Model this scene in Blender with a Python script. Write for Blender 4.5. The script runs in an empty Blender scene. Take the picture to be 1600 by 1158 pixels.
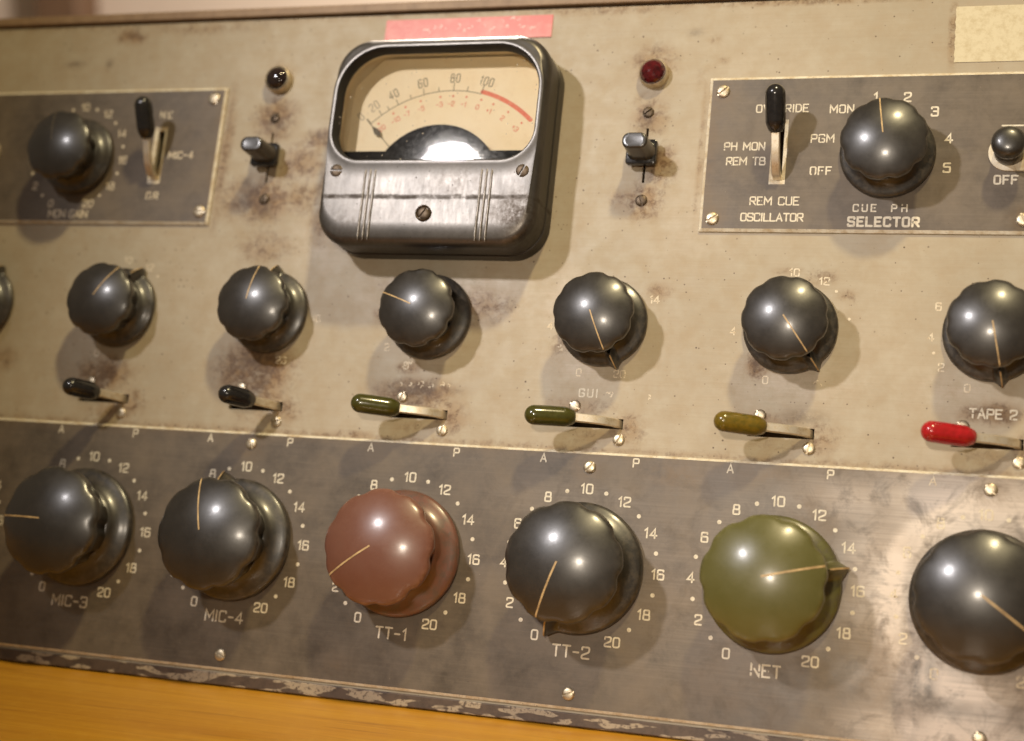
import bpy, bmesh, math, random
import numpy as np
from mathutils import Vector, Matrix

random.seed(7)
rng = np.random.default_rng(11)
MM = 0.001
TILT = math.radians(20.0)          # the console face leans back
PITCH = 63.3526                    # mm between fader columns
COLS = [(k - 2.5) * PITCH for k in range(-1, 7)]   # COLS[k+1]
def colx(k): return (k - 2.5) * PITCH

scene = bpy.context.scene
coll = scene.collection
# console frame: x right, y up the panel, z out of the panel (mm)
ROOT = Matrix.Rotation(math.radians(90) - TILT, 4, 'X')
ROOT.translation = ROOT.to_3x3() @ Vector((0, 50.6 * MM, 0))

# ------------------------------------------------------------------ nodes
def new_mat(name):
    m = bpy.data.materials.new(name); m.use_nodes = True
    nt = m.node_tree; nt.nodes.clear()
    out = nt.nodes.new('ShaderNodeOutputMaterial')
    b = nt.nodes.new('ShaderNodeBsdfPrincipled')
    nt.links.new(b.outputs[0], out.inputs[0])
    return m, nt, b
def setin(nt, sock, v):
    if isinstance(v, bpy.types.NodeSocket): nt.links.new(v, sock)
    elif v is not None:
        if sock.type == 'RGBA' and len(v) == 3: v = (*v, 1)
        sock.default_value = v
def math_(nt, op, a, b=None, c=None, clamp=False):
    n = nt.nodes.new('ShaderNodeMath'); n.operation = op; n.use_clamp = clamp
    for i, v in enumerate((a, b, c)):
        if v is not None: setin(nt, n.inputs[i], v)
    return n.outputs[0]
def mix(nt, f, a, b, mode='MIX'):
    n = nt.nodes.new('ShaderNodeMix'); n.data_type = 'RGBA'; n.blend_type = mode
    setin(nt, n.inputs[0], f); setin(nt, n.inputs[6], a); setin(nt, n.inputs[7], b)
    return n.outputs[2]
def mapr(nt, v, a, b, c=0.0, d=1.0):
    n = nt.nodes.new('ShaderNodeMapRange'); n.clamp = True
    for i, x in enumerate((v, a, b, c, d)): setin(nt, n.inputs[i], x)
    return n.outputs[0]
def coords(nt, sc=(1000, 1000, 1000)):
    t = nt.nodes.new('ShaderNodeTexCoord'); m = nt.nodes.new('ShaderNodeMapping')
    nt.links.new(t.outputs['Object'], m.inputs[0]); m.inputs['Scale'].default_value = sc
    return m.outputs[0]
def noise(nt, vec, scale, detail=4, rough=0.6, dist=0.0):
    n = nt.nodes.new('ShaderNodeTexNoise'); nt.links.new(vec, n.inputs['Vector'])
    n.inputs['Scale'].default_value = scale; n.inputs['Detail'].default_value = detail
    n.inputs['Roughness'].default_value = rough; n.inputs['Distortion'].default_value = dist
    return n.outputs[0]
def voro(nt, vec, scale, rnd=1.0):
    n = nt.nodes.new('ShaderNodeTexVoronoi'); nt.links.new(vec, n.inputs['Vector'])
    n.inputs['Scale'].default_value = scale; n.inputs['Randomness'].default_value = rnd
    return n.outputs['Distance'], n.outputs['Color']
def bump(nt, b, h, strength=0.2, dist=0.1):
    n = nt.nodes.new('ShaderNodeBump'); n.inputs['Strength'].default_value = strength
    n.inputs['Distance'].default_value = dist * MM
    nt.links.new(h, n.inputs['Height']); nt.links.new(n.outputs[0], b.inputs['Normal'])
def attr(nt, name='Stain'):
    n = nt.nodes.new('ShaderNodeAttribute'); n.attribute_name = name
    s = nt.nodes.new('ShaderNodeSeparateColor'); nt.links.new(n.outputs['Color'], s.inputs[0])
    return s.outputs
def sp(b, nt, **k):
    for kk, v in k.items(): setin(nt, b.inputs[kk.replace('_', ' ')], v)

def speckle(nt, c, scale, size, frac):
    """0/1 mask of small round specks, on a share of the voronoi cells"""
    d, col = voro(nt, c, scale)
    s = nt.nodes.new('ShaderNodeSeparateColor'); nt.links.new(col, s.inputs[0])
    lim = math_(nt, 'MULTIPLY', s.outputs[1], size)
    on = math_(nt, 'LESS_THAN', s.outputs[0], frac)
    return math_(nt, 'MULTIPLY', mapr(nt, math_(nt, 'SUBTRACT', lim, d), 0.0, size * 0.25), on)

def mat_panel():
    m, nt, b = new_mat('worn beige enamel')
    c = coords(nt); st = coords(nt, (14, 900, 900)); st2 = coords(nt, (60, 2200, 1000))
    big = noise(nt, c, 0.018, 5, 0.6); mid = noise(nt, c, 0.12, 6, 0.65); fine = noise(nt, c, 1.6, 3, 0.6)
    col = mix(nt, mapr(nt, big, 0.3, 0.7), (0.365, 0.318, 0.232), (0.438, 0.385, 0.290))
    col = mix(nt, mapr(nt, mid, 0.42, 0.72, 0, 0.4), col, (0.335, 0.250, 0.150))
    streak = noise(nt, st, 1.2, 4, 0.7); fs = noise(nt, st2, 1.0, 3, 0.7)
    col = mix(nt, mapr(nt, streak, 0.5, 0.75, 0, 0.22), col, (0.30, 0.235, 0.155))
    col = mix(nt, mapr(nt, fs, 0.55, 0.8, 0, 0.25), col, (0.53, 0.46, 0.35))
    a = attr(nt)
    # paint rubbed thin -> pale grey metal tone
    w = math_(nt, 'MULTIPLY', a[1], mapr(nt, noise(nt, c, 0.22, 7, 0.75), 0.36, 0.56))
    w = math_(nt, 'MULTIPLY', w, mapr(nt, fs, 0.3, 0.6, 0.35, 1))
    col = mix(nt, w, col, (0.55, 0.48, 0.40))
    # brown staining
    n1 = noise(nt, c, 0.13, 10, 0.68, 0.3)
    r1 = math_(nt, 'MULTIPLY', a[0], mapr(nt, n1, 0.30, 0.55))
    col = mix(nt, math_(nt, 'MULTIPLY', r1, 1.0, clamp=True), col, (0.255, 0.155, 0.066))
    n2 = noise(nt, c, 0.30, 10, 0.72, 0.4)
    r2 = mapr(nt, math_(nt, 'MULTIPLY', a[0], mapr(nt, n2, 0.38, 0.62)), 0.16, 0.60)
    r2 = math_(nt, 'MULTIPLY', r2, mapr(nt, noise(nt, c, 1.1, 5, 0.7), 0.34, 0.56, 0.25, 1))
    col = mix(nt, math_(nt, 'MULTIPLY', r2, 0.9), col, (0.115, 0.060, 0.026))
    # grime
    g = math_(nt, 'MULTIPLY', a[2], mapr(nt, noise(nt, c, 0.5, 6, 0.7), 0.30, 0.52))
    col = mix(nt, math_(nt, 'MULTIPLY', g, 0.85), col, (0.075, 0.045, 0.025))
    # specks and chips
    s1 = speckle(nt, c, 0.42, 0.165, 0.9); s2 = speckle(nt, c, 0.75, 0.13, 0.16); s3 = speckle(nt, c, 0.13, 0.055, 0.5)
    clus = mapr(nt, noise(nt, c, 0.045, 3), 0.32, 0.55)
    col = mix(nt, math_(nt, 'MULTIPLY', math_(nt, 'MULTIPLY', s1, clus), 0.9), col, (0.07, 0.042, 0.022))
    col = mix(nt, math_(nt, 'MULTIPLY', s2, 0.55), col, (0.15, 0.085, 0.04))
    col = mix(nt, math_(nt, 'MULTIPLY', s3, 0.8), col, (0.05, 0.03, 0.02))
    sp(b, nt, Base_Color=col, Roughness=mapr(nt, mid, 0.3, 0.7, 0.42, 0.6), Specular_IOR_Level=0.35)
    h = math_(nt, 'ADD', math_(nt, 'MULTIPLY', fs, 0.5), math_(nt, 'MULTIPLY', fine, 0.35))
    bump(nt, b, math_(nt, 'SUBTRACT', h, math_(nt, 'MULTIPLY', s1, 1.0)), 0.25, 0.06)
    return m

def mat_plate():
    m, nt, b = new_mat('dark engraved laminate')
    c = coords(nt); st = coords(nt, (25, 1600, 1000))
    mid = noise(nt, c, 0.05, 6, 0.62); sm = noise(nt, c, 0.3, 6, 0.7); fs = noise(nt, st, 1.0, 5, 0.75)
    col = mix(nt, mapr(nt, mid, 0.35, 0.68), (0.057, 0.043, 0.029), (0.124, 0.094, 0.062))
    col = mix(nt, mapr(nt, fs, 0.54, 0.8, 0, 0.32), col, (0.155, 0.125, 0.088))
    col = mix(nt, mapr(nt, sm, 0.46, 0.72, 0, 0.55), col, (0.125, 0.095, 0.063))
    a = attr(nt)
    w = math_(nt, 'MULTIPLY', a[1], mapr(nt, noise(nt, c, 0.11, 9, 0.72, 0.5), 0.27, 0.52))
    w = math_(nt, 'MULTIPLY', w, mapr(nt, fs, 0.25, 0.6, 0.9, 1.6), clamp=True)
    col = mix(nt, w, col, (0.56, 0.47, 0.385))
    r1 = math_(nt, 'MULTIPLY', a[0], mapr(nt, noise(nt, c, 0.25, 8, 0.75, 0.5), 0.32, 0.56))
    col = mix(nt, math_(nt, 'MULTIPLY', r1, 0.8), col, (0.16, 0.10, 0.045))
    g = math_(nt, 'MULTIPLY', a[2], mapr(nt, noise(nt, c, 0.2, 7, 0.75), 0.32, 0.55))
    col = mix(nt, math_(nt, 'MULTIPLY', g, 0.9), col, (0.03, 0.024, 0.018))
    s1 = speckle(nt, c, 0.22, 0.06, 0.5); s2 = speckle(nt, c, 0.35, 0.07, 0.3)
    col = mix(nt, math_(nt, 'MULTIPLY', s1, 0.6), col, (0.30, 0.24, 0.17))
    col = mix(nt, math_(nt, 'MULTIPLY', s2, 0.6), col, (0.02, 0.015, 0.01))
    sc, _ = voro(nt, coords(nt, (300, 30, 30)), 0.5)
    sp(b, nt, Base_Color=col, Roughness=mapr(nt, math_(nt, 'ADD', mid, math_(nt, 'MULTIPLY', w, -0.2)), 0.3, 0.7, 0.36, 0.60), Specular_IOR_Level=0.5,
       Anisotropic=0.25)
    bump(nt, b, math_(nt, 'ADD', math_(nt, 'MULTIPLY', fs, 0.8), sm), 0.22, 0.05)
    return m

def mat_core():
    m, nt, b = new_mat('aged white laminate core')
    c = coords(nt)
    n = noise(nt, c, 0.25, 7, 0.75); n2 = noise(nt, c, 0.9, 5, 0.7)
    col = mix(nt, mapr(nt, n, 0.42, 0.68), (0.66, 0.60, 0.47), (0.42, 0.31, 0.17))
    col = mix(nt, mapr(nt, n2, 0.60, 0.72, 0, 0.9), col, (0.13, 0.085, 0.04))
    sp(b, nt, Base_Color=col, Roughness=0.55)
    return m

def mat_paint(name, ca, cb, rough=0.5, scale=0.6, lo=0.45, hi=0.7):
    m, nt, b = new_mat(name)
    c = coords(nt); n = noise(nt, c, scale, 6, 0.75)
    sp(b, nt, Base_Color=mix(nt, mapr(nt, n, lo, hi), ca, cb), Roughness=rough)
    return m

def mat_bakelite(name, base, dust, rough=0.30, dust_amt=0.35, coat=0.35, spec=0.5):
    m, nt, b = new_mat(name)
    c = coords(nt)
    n = noise(nt, c, 0.09, 6, 0.65); f = noise(nt, c, 1.3, 4, 0.7); g = noise(nt, c, 4.0, 2, 0.5)
    col = mix(nt, mapr(nt, n, 0.35, 0.7, 0, dust_amt), base, dust)
    s = speckle(nt, c, 0.9, 0.10, 0.12)
    col = mix(nt, math_(nt, 'MULTIPLY', s, 0.5), col, tuple(min(1, x * 2 + 0.06) for x in dust))
    col = mix(nt, mapr(nt, g, 0.5, 0.75, 0, 0.35), col, dust)
    xyz = nt.nodes.new('ShaderNodeSeparateXYZ'); nt.links.new(c, xyz.inputs[0])
    rim = math_(nt, 'MULTIPLY', mapr(nt, xyz.outputs[2], 18.2, 20.2), mapr(nt, xyz.outputs[2], 21.0, 22.6, 1, 0))
    rim = math_(nt, 'MULTIPLY', rim, mapr(nt, noise(nt, c, 0.22, 7, 0.75), 0.42, 0.62, 0, 0.75))
    sk = mapr(nt, noise(nt, coords(nt, (400, 2600, 900)), 0.35, 6, 0.8, 1.2), 0.60, 0.70, 0, 0.30)
    col = mix(nt, math_(nt, 'MAXIMUM', rim, sk), col, tuple(min(1, x * 1.35 + 0.012) for x in dust))
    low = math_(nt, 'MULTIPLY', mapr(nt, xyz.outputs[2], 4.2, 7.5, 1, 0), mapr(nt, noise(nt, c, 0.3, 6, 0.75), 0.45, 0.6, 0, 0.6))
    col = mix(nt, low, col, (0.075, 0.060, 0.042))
    r = math_(nt, 'ADD', mapr(nt, n, 0.3, 0.7, rough - 0.05, rough + 0.08), mapr(nt, f, 0.3, 0.7, -0.03, 0.05))
    sp(b, nt, Base_Color=col, Roughness=r, Coat_Weight=coat, Coat_Roughness=0.19, Specular_IOR_Level=spec)
    bump(nt, b, math_(nt, 'ADD', f, math_(nt, 'MULTIPLY', g, 0.6)), 0.14, 0.05)
    return m

def mat_plastic(name, a, bcol, rough=0.16):
    m, nt, b = new_mat(name)
    c = coords(nt); st = coords(nt, (1000, 1000, 120))
    n = noise(nt, st, 0.7, 4, 0.6)
    sp(b, nt, Base_Color=mix(nt, mapr(nt, n, 0.35, 0.65), a, bcol), Roughness=mapr(nt, noise(nt, c, 0.8, 5, 0.7), 0.3, 0.7, rough, rough + 0.12),
       Coat_Weight=0.4, Coat_Roughness=0.06)
    return m

def mat_metal(name, ca, cb, rough=0.32, metallic=0.9, scale=0.5):
    m, nt, b = new_mat(name)
    c = coords(nt); n = noise(nt, c, scale, 6, 0.75)
    sp(b, nt, Base_Color=mix(nt, mapr(nt, n, 0.45, 0.7), ca, cb), Roughness=mapr(nt, n, 0.3, 0.7, rough, rough + 0.2), Metallic=metallic)
    bump(nt, b, noise(nt, c, 2.5, 4, 0.7), 0.15, 0.05)
    return m

def mat_meter():
    m, nt, b = new_mat('worn gunmetal meter case')
    c = coords(nt); st = coords(nt, (1000, 160, 1000))
    n = noise(nt, c, 0.06, 7, 0.7); f = noise(nt, c, 1.1, 5, 0.7); v = noise(nt, st, 0.9, 5, 0.7)
    col = mix(nt, mapr(nt, n, 0.35, 0.68), (0.100, 0.093, 0.085), (0.150, 0.138, 0.124))
    col = mix(nt, mapr(nt, f, 0.52, 0.75, 0, 0.5), col, (0.07, 0.055, 0.042))
    a = attr(nt)
    g = math_(nt, 'MULTIPLY', a[0], mapr(nt, noise(nt, c, 0.5, 7, 0.75), 0.36, 0.62))
    col = mix(nt, math_(nt, 'MULTIPLY', g, 0.8), col, (0.055, 0.035, 0.022))
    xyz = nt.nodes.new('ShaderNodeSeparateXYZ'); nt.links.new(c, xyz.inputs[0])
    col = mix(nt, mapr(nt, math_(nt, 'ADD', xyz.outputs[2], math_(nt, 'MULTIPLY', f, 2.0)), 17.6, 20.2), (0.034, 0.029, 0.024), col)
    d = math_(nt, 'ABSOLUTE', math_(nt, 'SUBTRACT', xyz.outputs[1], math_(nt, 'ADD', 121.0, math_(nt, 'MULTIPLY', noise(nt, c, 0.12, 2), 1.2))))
    shadow_line = math_(nt, 'MULTIPLY', mapr(nt, d, 0.35, 1.1, 1, 0), mapr(nt, noise(nt, c, 0.2, 5, 0.7), 0.32, 0.6))  # thin cast shadow painted as a broken dark line across the front
    g = math_(nt, 'MAXIMUM', g, shadow_line)  # stains and the painted shadow line share one mask
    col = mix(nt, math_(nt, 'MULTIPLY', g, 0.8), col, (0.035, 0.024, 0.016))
    s1 = speckle(nt, c, 0.42, 0.12, 0.5); s2 = speckle(nt, c, 0.8, 0.16, 0.25)
    s = math_(nt, 'MAXIMUM', s1, s2)
    col = mix(nt, math_(nt, 'MULTIPLY', s, 0.85), col, (0.03, 0.017, 0.01))
    sp(b, nt, Base_Color=col, Metallic=0.72, Specular_IOR_Level=0.6,
       Roughness=math_(nt, 'ADD', mapr(nt, v, 0.3, 0.7, 0.33, 0.40), math_(nt, 'ADD', math_(nt, 'MULTIPLY', s, 0.2), math_(nt, 'MULTIPLY', g, 0.25))))
    bump(nt, b, math_(nt, 'ADD', f, math_(nt, 'MULTIPLY', s, -1.0)), 0.18, 0.05)
    return m

def mat_glass():
    m = bpy.data.materials.new('dusty meter glass'); m.use_nodes = True
    nt = m.node_tree; nt.nodes.clear()
    out = nt.nodes.new('ShaderNodeOutputMaterial')
    tr = nt.nodes.new('ShaderNodeBsdfTransparent'); tr.inputs[0].default_value = (0.97, 0.95, 0.90, 1)
    gl = nt.nodes.new('ShaderNodeBsdfGlossy'); gl.inputs['Roughness'].default_value = 0.03
    fr = nt.nodes.new('ShaderNodeFresnel'); fr.inputs[0].default_value = 1.5
    c = coords(nt)
    s = math_(nt, 'MAXIMUM', speckle(nt, c, 0.55, 0.17, 0.55), speckle(nt, c, 0.24, 0.10, 0.5))
    haze = mapr(nt, noise(nt, c, 0.07, 6, 0.7), 0.45, 0.8, 0.0, 0.02)
    df = nt.nodes.new('ShaderNodeBsdfDiffuse'); df.inputs[0].default_value = (0.55, 0.48, 0.38, 1)
    m1 = nt.nodes.new('ShaderNodeMixShader'); nt.links.new(fr.outputs[0], m1.inputs[0])
    nt.links.new(tr.outputs[0], m1.inputs[1]); nt.links.new(gl.outputs[0], m1.inputs[2])
    m2 = nt.nodes.new('ShaderNodeMixShader'); nt.links.new(math_(nt, 'MAXIMUM', math_(nt, 'MULTIPLY', s, 0.8), haze), m2.inputs[0])
    nt.links.new(m1.outputs[0], m2.inputs[1]); nt.links.new(df.outputs[0], m2.inputs[2])
    nt.links.new(m2.outputs[0], out.inputs[0])
    return m

def mat_jewel(name, colr):
    m, nt, b = new_mat(name)
    c = coords(nt); n = noise(nt, c, 0.5, 3, 0.6)
    sp(b, nt, Base_Color=mix(nt, mapr(nt, n, 0.4, 0.65), colr, tuple(x * 0.35 for x in colr)), Roughness=0.07, Coat_Weight=0.6, Coat_Roughness=0.03)
    return m

def mat_dialpaper():
    m, nt, b = new_mat('yellowed dial card')
    c = coords(nt); n = noise(nt, c, 0.035, 5, 0.6); n2 = noise(nt, c, 0.3, 6, 0.7)
    col = mix(nt, mapr(nt, n, 0.3, 0.7), (0.90, 0.79, 0.58), (0.86, 0.71, 0.46))
    col = mix(nt, mapr(nt, n2, 0.5, 0.8, 0, 0.25), col, (0.66, 0.46, 0.24))
    sp(b, nt, Base_Color=col, Roughness=0.6)
    return m

def mat_table():
    m, nt, b = new_mat('orange varnished wood')
    c = coords(nt, (25, 900, 900)); n = noise(nt, c, 0.16, 7, 0.7, 0.8); f = noise(nt, coords(nt), 0.2, 5)
    col = mix(nt, mapr(nt, n, 0.35, 0.7), (0.60, 0.295, 0.022), (0.44, 0.19, 0.016))
    col = mix(nt, mapr(nt, f, 0.5, 0.8, 0, 0.3), col, (0.65, 0.36, 0.05))
    col = mix(nt, math_(nt, 'MULTIPLY', speckle(nt, coords(nt), 0.16, 0.05, 0.5), 0.6), col, (0.30, 0.16, 0.04))
    col = mix(nt, mapr(nt, noise(nt, coords(nt, (30, 700, 700)), 0.5, 3, 0.6), 0.60, 0.72, 0, 0.5), col, (0.27, 0.105, 0.012))
    sp(b, nt, Base_Color=col, Roughness=0.32, Coat_Weight=0.3, Coat_Roughness=0.2)
    return m

M = {}
M['panel'] = mat_panel(); M['plate'] = mat_plate(); M['core'] = mat_core()
M['letter'] = mat_paint('cream engraved fill', (0.68, 0.62, 0.49), (0.44, 0.36, 0.25), 0.55, 0.9)
M['letter_worn'] = mat_paint('worn cream engraved fill', (0.70, 0.62, 0.47), (0.46, 0.33, 0.18), 0.6, 0.9)
M['black'] = mat_bakelite('black moulded knob plastic', (0.0135, 0.0115, 0.0095), (0.050, 0.042, 0.032), 0.36, 0.26, 0.50, 0.75)
M['brown'] = mat_bakelite('brown moulded knob plastic', (0.138, 0.053, 0.032), (0.180, 0.085, 0.055), 0.35, 0.40, 0.50)
M['green'] = mat_bakelite('olive green moulded knob plastic', (0.088, 0.082, 0.020), (0.125, 0.116, 0.040), 0.34, 0.40, 0.42)
M['line'] = mat_paint('tan index line', (0.54, 0.38, 0.18), (0.26, 0.16, 0.07), 0.5, 0.35, 0.42, 0.66)
M['line_dim'] = mat_paint('dirt filled index line', (0.10, 0.08, 0.055), (0.05, 0.04, 0.03), 0.5)
M['h_black'] = mat_plastic('black lever grip plastic', (0.010, 0.0095, 0.010), (0.018, 0.016, 0.015), 0.14)
M['h_olive'] = mat_plastic('olive lever grip plastic', (0.058, 0.056, 0.009), (0.044, 0.040, 0.006))
M['h_amber'] = mat_plastic('amber olive lever grip plastic', (0.165, 0.105, 0.010), (0.105, 0.078, 0.008))
M['h_red'] = mat_plastic('red lever grip plastic', (0.42, 0.012, 0.016), (0.31, 0.010, 0.010))
M['nickel'] = mat_metal('tarnished nickel', (0.80, 0.73, 0.60), (0.58, 0.46, 0.28), 0.34, 0.75)
M['ribmetal'] = mat_metal('gunmetal rib', (0.30, 0.27, 0.235), (0.12, 0.10, 0.08), 0.30, 0.8)
M['screw'] = mat_metal('dull screw metal', (0.62, 0.54, 0.40), (0.30, 0.22, 0.13), 0.34)
M['rust'] = mat_metal('browned screw metal', (0.125, 0.092, 0.062), (0.05, 0.034, 0.022), 0.42, 0.7)
M['dark'] = mat_paint('dark interior', (0.012, 0.009, 0.006), (0.006, 0.005, 0.004), 0.8)
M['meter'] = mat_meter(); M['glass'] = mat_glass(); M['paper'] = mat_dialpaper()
def mat_cover():
    m, nt, b = new_mat('glossy black cover')
    sp(b, nt, Base_Color=(0.010, 0.010, 0.011), Roughness=mapr(nt, noise(nt, coords(nt), 0.6, 5, 0.7), 0.3, 0.7, 0.03, 0.075), Specular_IOR_Level=0.16)
    return m
M['gloss_black'] = mat_cover()
M['ink'] = mat_paint('grey black dial ink', (0.11, 0.095, 0.07), (0.19, 0.16, 0.115), 0.7)
M['ink_red'] = mat_paint('faded red dial ink', (0.76, 0.20, 0.13), (0.80, 0.33, 0.22), 0.7)
M['ink_pale'] = mat_paint('bleached dial ink', (0.32, 0.27, 0.20), (0.42, 0.35, 0.25), 0.7)
M['jewel_red'] = mat_jewel('dark red lamp jewel', (0.085, 0.006, 0.008))
M['jewel_dark'] = mat_jewel('near black lamp jewel', (0.022, 0.012, 0.010))
M['bezel'] = mat_metal('aged lamp bezel', (0.66, 0.57, 0.42), (0.40, 0.30, 0.17), 0.35, 0.75)
M['tape'] = mat_paint('faded red embossing tape', (0.58, 0.155, 0.125), (0.64, 0.25, 0.205), 0.35, 0.12, 0.45, 0.65)
M['emboss'] = mat_paint('stressed white embossing', (0.74, 0.50, 0.43), (0.66, 0.32, 0.27), 0.35, 0.8)
M['masking'] = mat_paint('yellowed masking tape', (0.60, 0.53, 0.36), (0.47, 0.39, 0.235), 0.75, 0.35)
M['rail'] = mat_paint('brown chipped rail paint', (0.085, 0.055, 0.036), (0.045, 0.028, 0.018), 0.5, 0.3)
M['trim'] = mat_paint('brown case edge', (0.30, 0.20, 0.115), (0.20, 0.125, 0.065), 0.5, 0.15, 0.35, 0.7)
M['table'] = mat_table()
M['wall'] = mat_paint('pale plaster', (0.62, 0.53, 0.45), (0.58, 0.49, 0.41), 0.9, 0.01)
M['wood'] = mat_paint('brown stained wood', (0.16, 0.095, 0.055), (0.12, 0.07, 0.04), 0.6, 0.05)

def rail_shader():
    m = M['rail']; nt = m.node_tree
    b = next(n for n in nt.nodes if n.type == 'BSDF_PRINCIPLED')
    old = b.inputs['Base Color'].links[0].from_socket
    c = coords(nt, (75, 260, 260)); n = noise(nt, c, 1.3, 2, 0.45); f = noise(nt, coords(nt), 0.8, 5, 0.7)
    chip = math_(nt, 'MULTIPLY', mapr(nt, n, 0.53, 0.57), mapr(nt, f, 0.35, 0.5))
    setin(nt, b.inputs['Base Color'], mix(nt, math_(nt, 'MULTIPLY', chip, 0.8), old, (0.40, 0.32, 0.22)))
rail_shader()

# ------------------------------------------------------------------ mesh helpers
def link(o, parent=None):
    coll.objects.link(o)
    if parent is not None: o.parent = parent
    return o
def empty(name, loc=(0, 0, 0), rotz=0.0, parent=None):
    o = bpy.data.objects.new(name, None); o.empty_display_size = 0.01
    o.location = Vector(loc) * MM; o.rotation_euler = (0, 0, rotz)
    return link(o, parent)
def mesh_obj(name, verts, faces, mats, parent=None, loc=(0, 0, 0), rotz=0.0, smooth=True, mi=None, sharp=None):
    me = bpy.data.meshes.new(name)
    me.from_pydata([tuple(float(c) * MM for c in v) for v in verts], [], [tuple(int(i) for i in f) for f in faces])
    for m in (mats if isinstance(mats, (list, tuple)) else [mats]): me.materials.append(M[m])
    if mi is not None: me.polygons.foreach_set('material_index', np.array(mi, dtype=np.int32))
    me.polygons.foreach_set('use_smooth', [smooth] * len(me.polygons))
    me.update()
    if smooth and sharp is not None: me.set_sharp_from_angle(angle=math.radians(sharp))
    o = bpy.data.objects.new(name, me); o.location = Vector(loc) * MM; o.rotation_euler = (0, 0, rotz)
    return link(o, parent)
def copy_tree(o, parent):
    c = o.copy(); coll.objects.link(c); c.parent = parent
    for ch in list(o.children): copy_tree(ch, c)
    return c

class Geo:
    def __init__(s): s.v = []; s.f = []; s.m = []
    def add(s, v, f, mi=0):
        n = len(s.v); s.v.extend(v); s.f.extend([tuple(i + n for i in q) for q in f]); s.m.extend([mi] * len(f))
    def obj(s, name, mats, parent, **k): return mesh_obj(name, s.v, s.f, mats, parent, mi=s.m, **k)

def lathe(prof, n=48, cap=True):
    v = []; f = []
    for r, z in prof:
        for i in range(n):
            a = 2 * math.pi * i / n; v.append((r * math.cos(a), r * math.sin(a), z))
    for j in range(len(prof) - 1):
        for i in range(n):
            k = (i + 1) % n; f.append((j * n + i, j * n + k, (j + 1) * n + k, (j + 1) * n + i))
    if cap:
        f.append(tuple((len(prof) - 1) * n + i for i in range(n)))
    return v, f
def loft(loops, close_top=False, close_bottom=False):
    n = len(loops[0]); v = [p for l in loops for p in l]; f = []
    for j in range(len(loops) - 1):
        for i in range(n):
            k = (i + 1) % n; f.append((j * n + i, j * n + k, (j + 1) * n + k, (j + 1) * n + i))
    if close_top: f.append(tuple((len(loops) - 1) * n + i for i in range(n)))
    if close_bottom: f.append(tuple(reversed(range(n))))
    return v, f
def rrect(x0, x1, y0, y1, rt, rb, z, nc=10, ne=6):
    """rounded rectangle, ccw from the bottom edge; equal point counts so that loops can be lofted"""
    P = []
    cs = [((x1 - rb, y0 + rb), rb, -90), ((x1 - rt, y1 - rt), rt, 0), ((x0 + rt, y1 - rt), rt, 90), ((x0 + rb, y0 + rb), rb, 180)]
    arcs = [[(c[0] + r * math.cos(math.radians(a0 + 90 * i / nc)), c[1] + r * math.sin(math.radians(a0 + 90 * i / nc))) for i in range(nc + 1)] for c, r, a0 in cs]
    for q in range(4):
        P += arcs[q]; e0 = arcs[q][-1]; e1 = arcs[(q + 1) % 4][0]
        for i in range(1, ne): t = i / ne; P.append((e0[0] + (e1[0] - e0[0]) * t, e0[1] + (e1[1] - e0[1]) * t))
    return [(x, y, z) for x, y in P]
def boxg(x0, x1, y0, y1, z0, z1):
    v = [(x0, y0, z0), (x1, y0, z0), (x1, y1, z0), (x0, y1, z0), (x0, y0, z1), (x1, y0, z1), (x1, y1, z1), (x0, y1, z1)]
    f = [(3, 2, 1, 0), (4, 5, 6, 7), (0, 1, 5, 4), (1, 2, 6, 5), (2, 3, 7, 6), (3, 0, 4, 7)]
    return v, f
def bevel_box(x0, x1, y0, y1, z0, z1, r, c=0.4, nc=6):
    L = [rrect(x0, x1, y0, y1, r, r, z0, nc, 2), rrect(x0, x1, y0, y1, r, r, z1 - c, nc, 2),
         rrect(x0 + c * .3, x1 - c * .3, y0 + c * .3, y1 - c * .3, max(r - c * .3, .05), max(r - c * .3, .05), z1 - c * .3, nc, 2),
         rrect(x0 + c, x1 - c, y0 + c, y1 - c, max(r - c, .05), max(r - c, .05), z1, nc, 2)]
    return loft(L, True, True)

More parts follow.
